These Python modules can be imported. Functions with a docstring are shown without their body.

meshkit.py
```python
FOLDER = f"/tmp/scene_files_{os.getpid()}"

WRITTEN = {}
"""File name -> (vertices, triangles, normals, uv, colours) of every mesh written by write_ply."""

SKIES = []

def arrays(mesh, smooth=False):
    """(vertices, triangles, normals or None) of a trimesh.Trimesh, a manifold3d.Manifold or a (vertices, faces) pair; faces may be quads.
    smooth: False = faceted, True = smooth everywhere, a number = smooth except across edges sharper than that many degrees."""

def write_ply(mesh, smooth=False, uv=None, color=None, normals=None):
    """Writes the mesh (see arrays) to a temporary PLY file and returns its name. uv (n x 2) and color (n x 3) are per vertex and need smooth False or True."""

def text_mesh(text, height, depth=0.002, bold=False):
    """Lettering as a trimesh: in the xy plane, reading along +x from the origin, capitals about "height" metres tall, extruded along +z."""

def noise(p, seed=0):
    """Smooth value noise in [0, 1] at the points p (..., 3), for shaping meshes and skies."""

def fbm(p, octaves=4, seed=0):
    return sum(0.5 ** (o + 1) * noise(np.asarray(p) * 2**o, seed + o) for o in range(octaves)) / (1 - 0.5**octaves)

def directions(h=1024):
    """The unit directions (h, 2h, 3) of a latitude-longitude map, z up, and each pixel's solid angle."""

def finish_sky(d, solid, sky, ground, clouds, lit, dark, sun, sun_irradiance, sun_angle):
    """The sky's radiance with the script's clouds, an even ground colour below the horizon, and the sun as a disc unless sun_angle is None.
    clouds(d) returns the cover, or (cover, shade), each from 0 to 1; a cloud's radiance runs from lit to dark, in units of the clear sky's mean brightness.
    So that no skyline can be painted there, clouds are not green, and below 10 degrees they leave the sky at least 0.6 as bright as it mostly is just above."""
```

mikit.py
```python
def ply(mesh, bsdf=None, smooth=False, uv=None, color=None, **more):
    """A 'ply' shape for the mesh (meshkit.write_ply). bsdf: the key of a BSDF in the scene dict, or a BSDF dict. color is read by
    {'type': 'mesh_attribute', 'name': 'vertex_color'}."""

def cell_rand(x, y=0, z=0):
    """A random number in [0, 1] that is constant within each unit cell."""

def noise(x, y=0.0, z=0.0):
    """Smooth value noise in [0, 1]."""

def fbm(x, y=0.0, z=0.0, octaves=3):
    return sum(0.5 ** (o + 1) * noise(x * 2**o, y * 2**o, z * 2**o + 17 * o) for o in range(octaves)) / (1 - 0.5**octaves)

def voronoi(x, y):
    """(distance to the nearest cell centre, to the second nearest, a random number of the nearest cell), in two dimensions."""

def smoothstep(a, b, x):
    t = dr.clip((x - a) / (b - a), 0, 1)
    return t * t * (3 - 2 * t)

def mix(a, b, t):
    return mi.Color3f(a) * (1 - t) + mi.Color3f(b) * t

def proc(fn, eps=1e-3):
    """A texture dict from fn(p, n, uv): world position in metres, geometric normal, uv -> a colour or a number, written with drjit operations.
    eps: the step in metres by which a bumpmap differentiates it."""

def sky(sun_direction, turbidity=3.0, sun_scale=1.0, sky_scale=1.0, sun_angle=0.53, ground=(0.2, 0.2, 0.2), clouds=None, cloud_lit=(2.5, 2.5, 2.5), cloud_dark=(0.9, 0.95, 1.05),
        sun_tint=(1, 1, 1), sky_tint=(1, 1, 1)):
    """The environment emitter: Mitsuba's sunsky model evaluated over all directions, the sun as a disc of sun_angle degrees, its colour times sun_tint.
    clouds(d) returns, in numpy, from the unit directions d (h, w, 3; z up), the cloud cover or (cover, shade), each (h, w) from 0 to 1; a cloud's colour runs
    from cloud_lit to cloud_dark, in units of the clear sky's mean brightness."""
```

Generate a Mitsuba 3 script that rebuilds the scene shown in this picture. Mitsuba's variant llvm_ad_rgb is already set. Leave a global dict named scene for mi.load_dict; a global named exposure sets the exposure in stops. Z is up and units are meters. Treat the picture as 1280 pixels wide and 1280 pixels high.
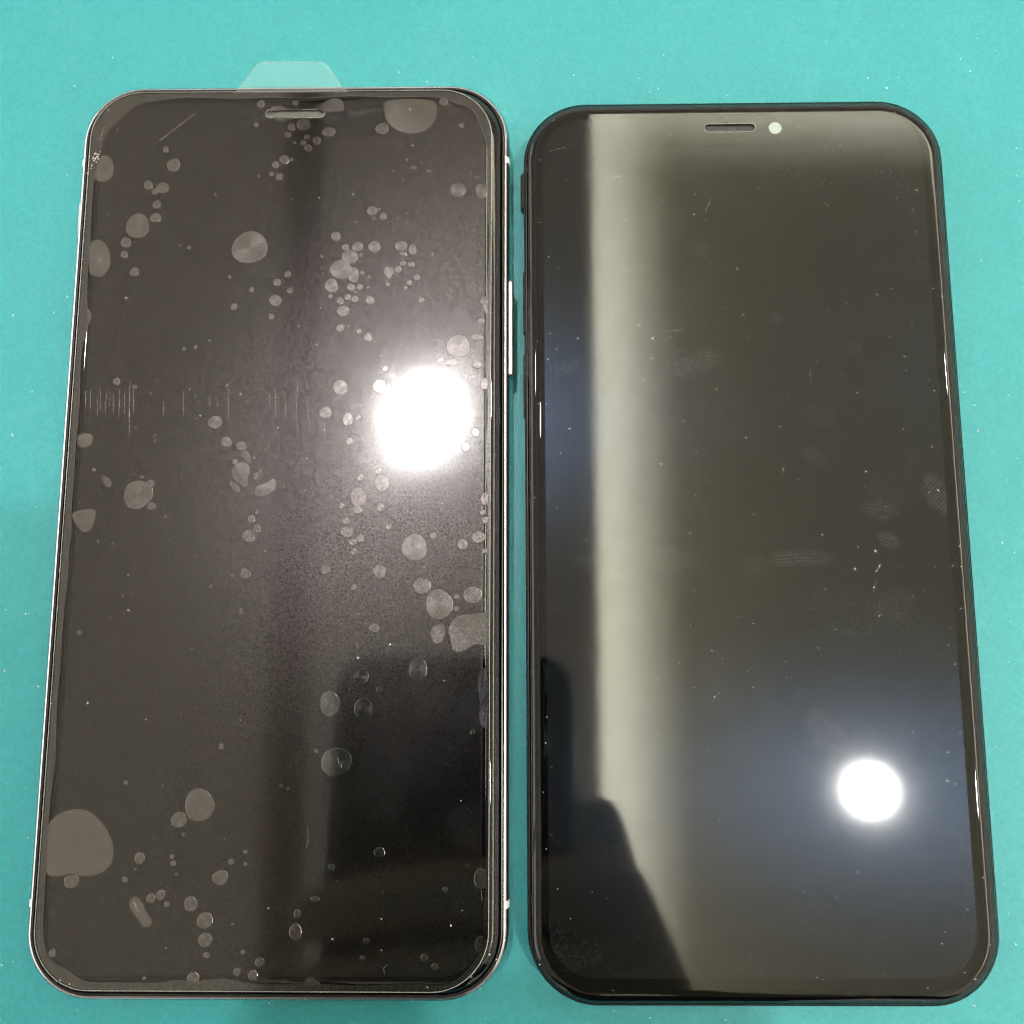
import math
import numpy as np
import trimesh
import mitsuba as mi
import mikit
from mikit import noise, fbm, smoothstep
import manifold3d as m3
from shapely.geometry import Polygon, Point
from shapely import affinity

T = mi.ScalarTransform4f
scene, labels = {}, {}
MM = 0.001

# ------------------------------------------------------------------ camera, light, exposure
EYE = np.array([0.0, 0.0, 0.1637])
VIEW = np.array([-0.01507975, 0.15909875, -0.9871475])
RIGHT = np.array([0.99987979, -0.00116209, -0.01546154])
UP = np.array([0.00360706, 0.98726199, 0.1590621])
exposure = 0.0
scene['camera'] = {
    'type': 'thinlens', 'fov': 2 * math.degrees(math.atan(0.5)), 'fov_axis': 'x',
    'to_world': T().look_at(origin=EYE.tolist(), target=(EYE + VIEW).tolist(), up=UP.tolist()),
    'aperture_radius': 0.0008, 'focus_distance': 0.158, 'near_clip': 0.005, 'far_clip': 30.0}
LAMP_TRAY = 1250.0     # round downlight in the ceiling tray, mirrored in the bare screen
LAMP_SOFFIT = 2100.0   # round downlight in the lower ceiling, mirrored in the film
LAMP_OUTER = 190.0    # downlights farther out, glinting on the rims
COVE_SIDE = 228.0     # hidden LED strip along the left side of the tray
COVE_END = 150.0      # hidden LED strip along the far end of the tray
FILL_LEFT = 1.8       # unseen glowing panel at the left wall, added to brighten the ceiling
COVE_RIGHT = 110.0      # hidden LED strip along the right side of the tray
CEIL, TRAY = 2.0, 2.45

# ------------------------------------------------------------------ materials
def rgb(*c):
    return {'type': 'rgb', 'value': list(c)}

def diffuse(*c):
    return {'type': 'twosided', 'bsdf': {'type': 'diffuse', 'reflectance': rgb(*c)}}

def principled(c, rough, spec=0.5, metallic=0.0, **kw):
    return {'type': 'twosided', 'bsdf': {'type': 'principled', 'base_color': c if isinstance(c, dict) else rgb(*c), 'roughness': rough, 'specular': spec, 'metallic': metallic, **kw}}

def lum3(v, c):
    return mi.Color3f(c[0], c[1], c[2]) * v

def mat_color(p, n, uv):
    x, y = p.x * 1000, p.y * 1000
    v = 0.97 + 0.06 * fbm(x / 26 + 5, y / 30, 2.0)
    v *= 0.93 + 0.14 * noise(x * 3.1, y * 3.1)
    scuff = smoothstep(0.56, 0.75, fbm(x / 9 + y / 40, y / 19, 7.0)) * smoothstep(0.45, 0.62, noise(x * 1.1 + 3, y * 0.8))
    speck = smoothstep(0.93, 0.97, noise(x * 1.7 + 40, y * 1.7))
    c = mi.Color3f(0.031, 0.277, 0.293) * v
    c = c + mi.Color3f(0.006, 0.007, 0.007) * scuff
    return c * (1 - 0.06 * speck)

def mat_bump(p, n, uv):
    x, y = p.x * 1000, p.y * 1000
    return 0.00002 * noise(x * 3.1, y * 3.1) + 0.00006 * fbm(x / 7, y / 7)

scene['mat_bsdf'] = {'type': 'twosided', 'bsdf': {'type': 'bumpmap', 'scale': 1.0, 'bump': mikit.proc(mat_bump, 1e-4),
    'bsdf': {'type': 'principled', 'base_color': mikit.proc(mat_color), 'roughness': 0.45, 'specular': 0.35}}}

def smear(x, y, cx, cy, w, h, a, f, seed):
    """A fingerprint: ridges within a ragged patch, in mm."""
    ca, sa = math.cos(a), math.sin(a)
    u, v = (x - cx) * ca + (y - cy) * sa, -(x - cx) * sa + (y - cy) * ca
    r = (u / w) * (u / w) + (v / h) * (v / h) + 0.9 * (fbm(x * 0.5 + seed, y * 0.5, 3.0) - 0.5)
    body = smoothstep(1.0, 0.25, r)
    ridge = smoothstep(0.3, 0.85, 0.5 + 0.5 * mi.Float(__import__('drjit').sin(f * v + 0.05 * f * u * u / max(w, 1) + 3 * noise(x * 0.6, y * 0.6, seed))))
    breakup = smoothstep(0.35, 0.6, noise(x * 1.9 + seed, y * 1.9))
    return body * (0.3 + 0.7 * ridge * breakup)

PRINTS_RIGHT = [(26.9, 48.9, 5.6, 2.5, 0.26, 11.5, 7, 0.80), (6.2, 48.3, 2.3, 1.3, 0.35, 11.5, 14, 0.80), (63.3, 28.0, 3.0, 3.7, 0.70, 11.5, 21, 1.00), (54.0, 25.4, 3.7, 2.0, -0.17, 11.5, 28, 0.70), (55.1, 20.8, 2.0, 1.3, -0.52, 11.5, 35, 1.00), (46.0, 40.2, 2.3, 3.0, 1.05, 11.5, 42, 0.40), (44.4, 33.8, 3.0, 1.7, -0.52, 11.5, 49, 0.60), (41.7, 17.9, 6.0, 1.7, -0.00, 11.5, 56, 0.80), (44.3, -8.1, 4.3, 3.0, -0.87, 11.5, 63, 1.00), (55.8, 10.8, 4.0, 3.0, 0.52, 11.5, 70, 0.40), (1.0, 18.0, 0.5, 2.7, 1.48, 11.5, 77, 0.00), (39.7, 56.2, 1.3, 1.3, -0.00, 11.5, 84, 0.60), (27.8, 67.8, 1.7, 1.3, 0.17, 11.5, 91, 0.50), (21.1, 17.6, 5.0, 2.3, -0.00, 11.5, 98, 0.50), (8.8, 17.7, 2.0, 1.3, 0.35, 11.5, 105, 0.70), (9.0, 3.2, 2.0, 2.0, 0.70, 11.5, 112, 0.40), (51.2, 50.9, 2.0, 1.7, 0.52, 11.5, 119, 0.50), (48.9, -9.3, 10.0, 6.6, 0.35, 11.5, 126, 0.35), (34.7, 16.6, 2.3, 2.0, 0.52, 11.5, 133, 0.50)]
def grime_right(p, n, uv):
    x, y = p.x * 1000, p.y * 1000
    g = mi.Float(0)
    for q in PRINTS_RIGHT:
        g = g + q[7] * smear(x, y, *q[:7])
    g = g + 0.35 * smoothstep(0.55, 0.8, fbm(x / 8, y / 8, 4.0)) * smoothstep(0.6, 0.8, noise(x * 4, y * 4))
    return g

def grease_right(p, n, uv):
    return 0.075 * grime_right(p, n, uv)

def grease_left(p, n, uv):
    x, y = p.x * 1000, p.y * 1000
    g = mi.Float(0)
    for q in PRINTS_LEFT:
        g = g + q[7] * smear(x, y, *q[:7])
    flecks = smoothstep(0.66, 0.86, noise(x * 5.2 + 0.6 * noise(x, y) * 4, y * 2.6)) * (0.25 + 0.75 * smoothstep(0.42, 0.6, fbm(x / 6 + 9, y / 8)))
    return 0.011 * flecks + 0.03 * g
PRINTS_LEFT = [(-58.8, 56.2, 4.6, 2.0, 0.61, 11.5, 7, 0.80), (-48.4, 51.6, 1.7, 1.0, -0.17, 11.5, 14, 0.70), (-44.3, 25.0, 1.7, 1.0, 1.22, 11.5, 21, 0.60), (-16.5, -7.7, 10.0, 9.0, 1.40, 11.5, 28, 0.55), (-13.7, -1.8, 6.6, 4.0, 1.40, 11.5, 35, 0.50), (-21.4, -15.5, 8.3, 4.6, 1.40, 11.5, 42, 0.45), (-8.8, -21.6, 4.0, 4.0, 0.52, 11.5, 49, 0.60), (-62.8, 4.6, 1.3, 4.0, 0.17, 11.5, 56, 0.40), (-34.3, 48.0, 6.0, 2.0, 0.26, 11.5, 63, 0.50)]

def wave_left(p, n, uv):
    x, y = p.x * 1000, p.y * 1000
    return 0.000006 * fbm(x / 2.6, y / 2.2, 1.0)

def adhesive_grain(p, n, uv):
    """How densely the adhesive's fine grains lie."""
    x, y = p.x * 1000, p.y * 1000
    return 0.014 + 0.016 * (noise(x * 7.3, y * 7.3, 5.0) - 0.5) + 0.008 * (noise(x * 4.1 + 11, y * 4.1, 8.0) - 0.5)

def bubble_grain(p, n, uv):
    return 0.006 + 1.3 * adhesive_grain(p, n, uv)

def gloss(**kw):
    return {'type': 'plastic', 'int_ior': 1.5, 'nonlinear': True, **kw}

# black lacquered glass border and rims
scene['border_bsdf'] = {'type': 'twosided', 'bsdf': gloss(diffuse_reflectance=rgb(0.0022, 0.0024, 0.0028))}
def screen_glass(alpha, ior, black, haze_weight, haze, grease, wave=None, core=None):
    """Glass over a black panel, a little scatter of the panel's own, and finger grease where it lies."""
    glass = {'type': 'roughplastic', 'int_ior': ior, 'nonlinear': True, 'alpha': alpha, 'distribution': 'ggx', 'diffuse_reflectance': rgb(*black)}
    if wave:
        glass = {'type': 'bumpmap', 'scale': 1.0, 'bump': mikit.proc(wave, 1e-4), 'bsdf': glass}
    if core:
        glass = {'type': 'blendbsdf', 'weight': 0.0038, 'a': glass, 'b': core}
    return {'type': 'twosided', 'bsdf': {'type': 'blendbsdf', 'weight': mikit.proc(grease),
        'a': {'type': 'blendbsdf', 'weight': haze_weight, 'a': glass, 'b': haze},
        'b': {'type': 'diffuse', 'reflectance': rgb(0.30, 0.30, 0.31)}}}
# bare screen: blue scatter by the pixel rows, standing in for lens bloom as well
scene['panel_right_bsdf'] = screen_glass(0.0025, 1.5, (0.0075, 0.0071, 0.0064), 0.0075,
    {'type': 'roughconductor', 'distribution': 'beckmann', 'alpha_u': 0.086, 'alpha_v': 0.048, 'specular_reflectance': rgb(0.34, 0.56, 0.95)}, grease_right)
# screen under the film: the film's adhesive scatters in fine grains; where air lies under it the film mirrors more
def scatter(au, av, *c):
    return {'type': 'roughconductor', 'distribution': 'beckmann', 'alpha_u': au, 'alpha_v': av, 'specular_reflectance': rgb(*c)}
ADHESIVE, DRAWN = scatter(0.105, 0.072, 1.0, 0.87, 0.89), scatter(0.031, 0.014, 1.0, 0.97, 0.95)
GRAIN = mikit.proc(adhesive_grain)
scene['panel_left_bsdf'] = screen_glass(0.008, 1.5, (0.0035, 0.0030, 0.0025), GRAIN, ADHESIVE, grease_left, wave_left, DRAWN)
scene['border_left_bsdf'] = screen_glass(0.008, 1.5, (0.0030, 0.0028, 0.0025), GRAIN, ADHESIVE, grease_left, wave_left)
scene['gap_bsdf'] = screen_glass(0.006, 2.15, (0.013, 0.0125, 0.0105), mikit.proc(bubble_grain), ADHESIVE, grease_left)
scene['lifted_bsdf'] = screen_glass(0.006, 1.85, (0.009, 0.0087, 0.0075), GRAIN, ADHESIVE, grease_left)
scene['film_bsdf'] = {'type': 'thindielectric', 'int_ior': 1.2}
scene['frosted_bsdf'] = {'type': 'mask', 'opacity': 0.10, 'bsdf': diffuse(0.75, 0.78, 0.74)}
scene['film_edge_bsdf'] = principled((0.35, 0.36, 0.34), 0.12, 0.6)
scene['steel_bsdf'] = {'type': 'twosided', 'bsdf': {'type': 'roughconductor', 'material': 'Cr', 'distribution': 'ggx', 'alpha': 0.07, 'specular_reflectance': rgb(0.95, 0.94, 0.91)}}
scene['black_metal_bsdf'] = principled((0.008, 0.008, 0.009), 0.08, 0.6)
scene['gasket_bsdf'] = principled((0.01, 0.01, 0.011), 0.3, 0.5)
scene['antenna_bsdf'] = principled((0.72, 0.72, 0.66), 0.4)
scene['mesh_bsdf'] = principled((0.007, 0.009, 0.010), 0.35)
scene['sticker_bsdf'] = principled((0.31, 0.37, 0.335), 0.4)
scene['speaker_left_bsdf'] = principled((0.075, 0.072, 0.066), 0.35)  # floor painted paler for the reflection of the film over its air gap
scene['lens_bsdf'] = {'type': 'twosided', 'bsdf': gloss(diffuse_reflectance=rgb(0.005, 0.008, 0.022))}
scene['dust_bsdf'] = diffuse(0.52, 0.52, 0.50)
scene['dim_dust_bsdf'] = diffuse(0.30, 0.30, 0.29)
scene['scratch_bsdf'] = {'type': 'twosided', 'bsdf': {'type': 'roughconductor', 'alpha': 0.2, 'specular_reflectance': rgb(0.6, 0.58, 0.52)}}
scene['soffit_bsdf'] = diffuse(0.74, 0.69, 0.61)
scene['tray_bsdf'] = diffuse(0.745, 0.738, 0.635)
scene['wall_bsdf'] = diffuse(0.80, 0.79, 0.77)
scene['floor_bsdf'] = diffuse(0.6, 0.59, 0.57)
scene['table_bsdf'] = diffuse(0.6, 0.59, 0.57)
scene['trim_bsdf'] = principled((0.75, 0.75, 0.73), 0.4)
scene['skin_bsdf'] = principled((0.42, 0.24, 0.17), 0.5)
scene['shirt_bsdf'] = diffuse(0.035, 0.045, 0.05)
scene['trousers_bsdf'] = diffuse(0.03, 0.035, 0.05)
scene['hair_bsdf'] = principled((0.015, 0.012, 0.01), 0.5)
scene['dark_glass_bsdf'] = principled((0.012, 0.014, 0.017), 0.25, 0.5)

# ------------------------------------------------------------------ helpers
def put(key, mesh, bsdf, smooth=False, to_world=None, label=None, uv=None, **kw):
    base, k = key, 1
    while key in scene:
        key = f'{base}_{k:03d}'
        k += 1
    scene[key] = mikit.ply(mesh, bsdf, smooth, uv=uv, **kw)
    if to_world is not None:
        scene[key]['to_world'] = to_world
    if label:
        labels[key] = {'label': label}
    return key

def rrect(w, h, r, seg=20, cx=0.0, cy=0.0):
    """Outline of a rounded rectangle, anticlockwise, always 4 * (seg + 1) points."""
    r = max(min(r, w / 2 - 1e-6, h / 2 - 1e-6), 1e-6)
    a = np.linspace(0, np.pi / 2, seg + 1)
    out = []
    for k, (sx, sy) in enumerate(((1, 1), (-1, 1), (-1, -1), (1, -1))):
        t = a + k * np.pi / 2
        out.append(np.stack([cx + sx * (w / 2 - r) + r * np.cos(t), cy + sy * (h / 2 - r) + r * np.sin(t)], 1))
    return np.vstack(out)

def loft(w, h, r, rings, cap_bottom=False, cap_top=False, seg=20, cx=0.0, cy=0.0):
    """Rings of (inset, z) of a rounded rectangle joined into a surface, in mm."""
    v, f = [], []
    for inset, z in rings:
        o = rrect(w - 2 * inset, h - 2 * inset, max(r - inset, 0.15), seg, cx, cy)
        v.append(np.column_stack([o, np.full(len(o), z)]))
    n = len(v[0])
    for k in range(len(rings) - 1):
        i = np.arange(n)
        j = (i + 1) % n
        f.append(np.column_stack([k * n + i, k * n + j, (k + 1) * n + j]))
        f.append(np.column_stack([k * n + i, (k + 1) * n + j, (k + 1) * n + i]))
    v = np.vstack(v)
    for on, k in ((cap_bottom, 0), (cap_top, len(rings) - 1)):
        if on:
            c = len(v)
            v = np.vstack([v, [[cx, cy, rings[k][1]]]])
            i = np.arange(n)
            t = np.column_stack([k * n + i, k * n + (i + 1) % n, np.full(n, c)])
            f.append(t if k else t[:, ::-1])
    return trimesh.Trimesh(v, np.vstack(f), process=False)

def flat(poly, z):
    v, f = trimesh.creation.triangulate_polygon(poly, engine='earcut')
    v = np.column_stack([v, np.full(len(v), z)])
    m = trimesh.Trimesh(v, f, process=False)
    if len(f) and m.face_normals[:, 2].sum() < 0:
        m.faces = m.faces[:, ::-1]
    return m

def extrude(poly, z0, z1):
    m = trimesh.creation.extrude_polygon(poly, z1 - z0, engine='earcut')
    m.apply_translation([0, 0, z0])
    return m

def wall_of(ring, z0, z1):
    """An upright band along a closed outline."""
    o = np.asarray(ring)
    n = len(o)
    v = np.vstack([np.column_stack([o, np.full(n, z0)]), np.column_stack([o, np.full(n, z1)])])
    i = np.arange(n)
    j = (i + 1) % n
    return trimesh.Trimesh(v, np.vstack([np.column_stack([i, j, n + j]), np.column_stack([i, n + j, n + i])]), process=False)

def tube(pts, r, seg=6):
    p = np.asarray(pts, float)
    v, f = [], []
    for k in range(len(p)):
        d = p[min(k + 1, len(p) - 1)] - p[max(k - 1, 0)]
        d /= np.linalg.norm(d) + 1e-12
        a = np.cross(d, [0, 0, 1] if abs(d[2]) < 0.9 else [1, 0, 0])
        a /= np.linalg.norm(a)
        b = np.cross(d, a)
        rr = r[k] if hasattr(r, '__len__') else r
        t = np.arange(seg) * 2 * np.pi / seg
        v.append(p[k] + rr * (np.cos(t)[:, None] * a + np.sin(t)[:, None] * b))
    for k in range(len(p) - 1):
        i = np.arange(seg)
        j = (i + 1) % seg
        f += [np.column_stack([k * seg + i, k * seg + j, (k + 1) * seg + j]), np.column_stack([k * seg + i, (k + 1) * seg + j, (k + 1) * seg + i])]
    i = np.arange(1, seg - 1)
    f += [np.column_stack([i * 0, i + 1, i]), (len(p) - 1) * seg + np.column_stack([i * 0, i, i + 1])]
    return trimesh.Trimesh(np.vstack(v), np.vstack(f), process=False)

def rbox(w, h, d, r, at=(0, 0, 0)):
    """A box with rounded edges."""
    s = m3.Manifold.sphere(r, 16)
    hull = m3.Manifold.batch_hull([s.translate([sx * (w / 2 - r), sy * (h / 2 - r), sz * (d / 2 - r)]) for sx in (-1, 1) for sy in (-1, 1) for sz in (-1, 1)])
    return to_tri(hull.translate(list(at)))

def to_tri(man):
    m = man.to_mesh()
    return trimesh.Trimesh(m.vert_properties[:, :3], m.tri_verts, process=False)

def join(ms):
    return trimesh.util.concatenate(ms)

def box(x0, x1, y0, y1, z0, z1):
    m = trimesh.creation.box([x1 - x0, y1 - y0, z1 - z0])
    m.apply_translation([(x0 + x1) / 2, (y0 + y1) / 2, (z0 + z1) / 2])
    return m

def place(cx, cy, rot):
    """Millimetres about a phone's centre to metres of the world."""
    return T().translate([cx, cy, 0]).rotate([0, 0, 1], math.degrees(rot)).scale([MM, MM, MM])


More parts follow.
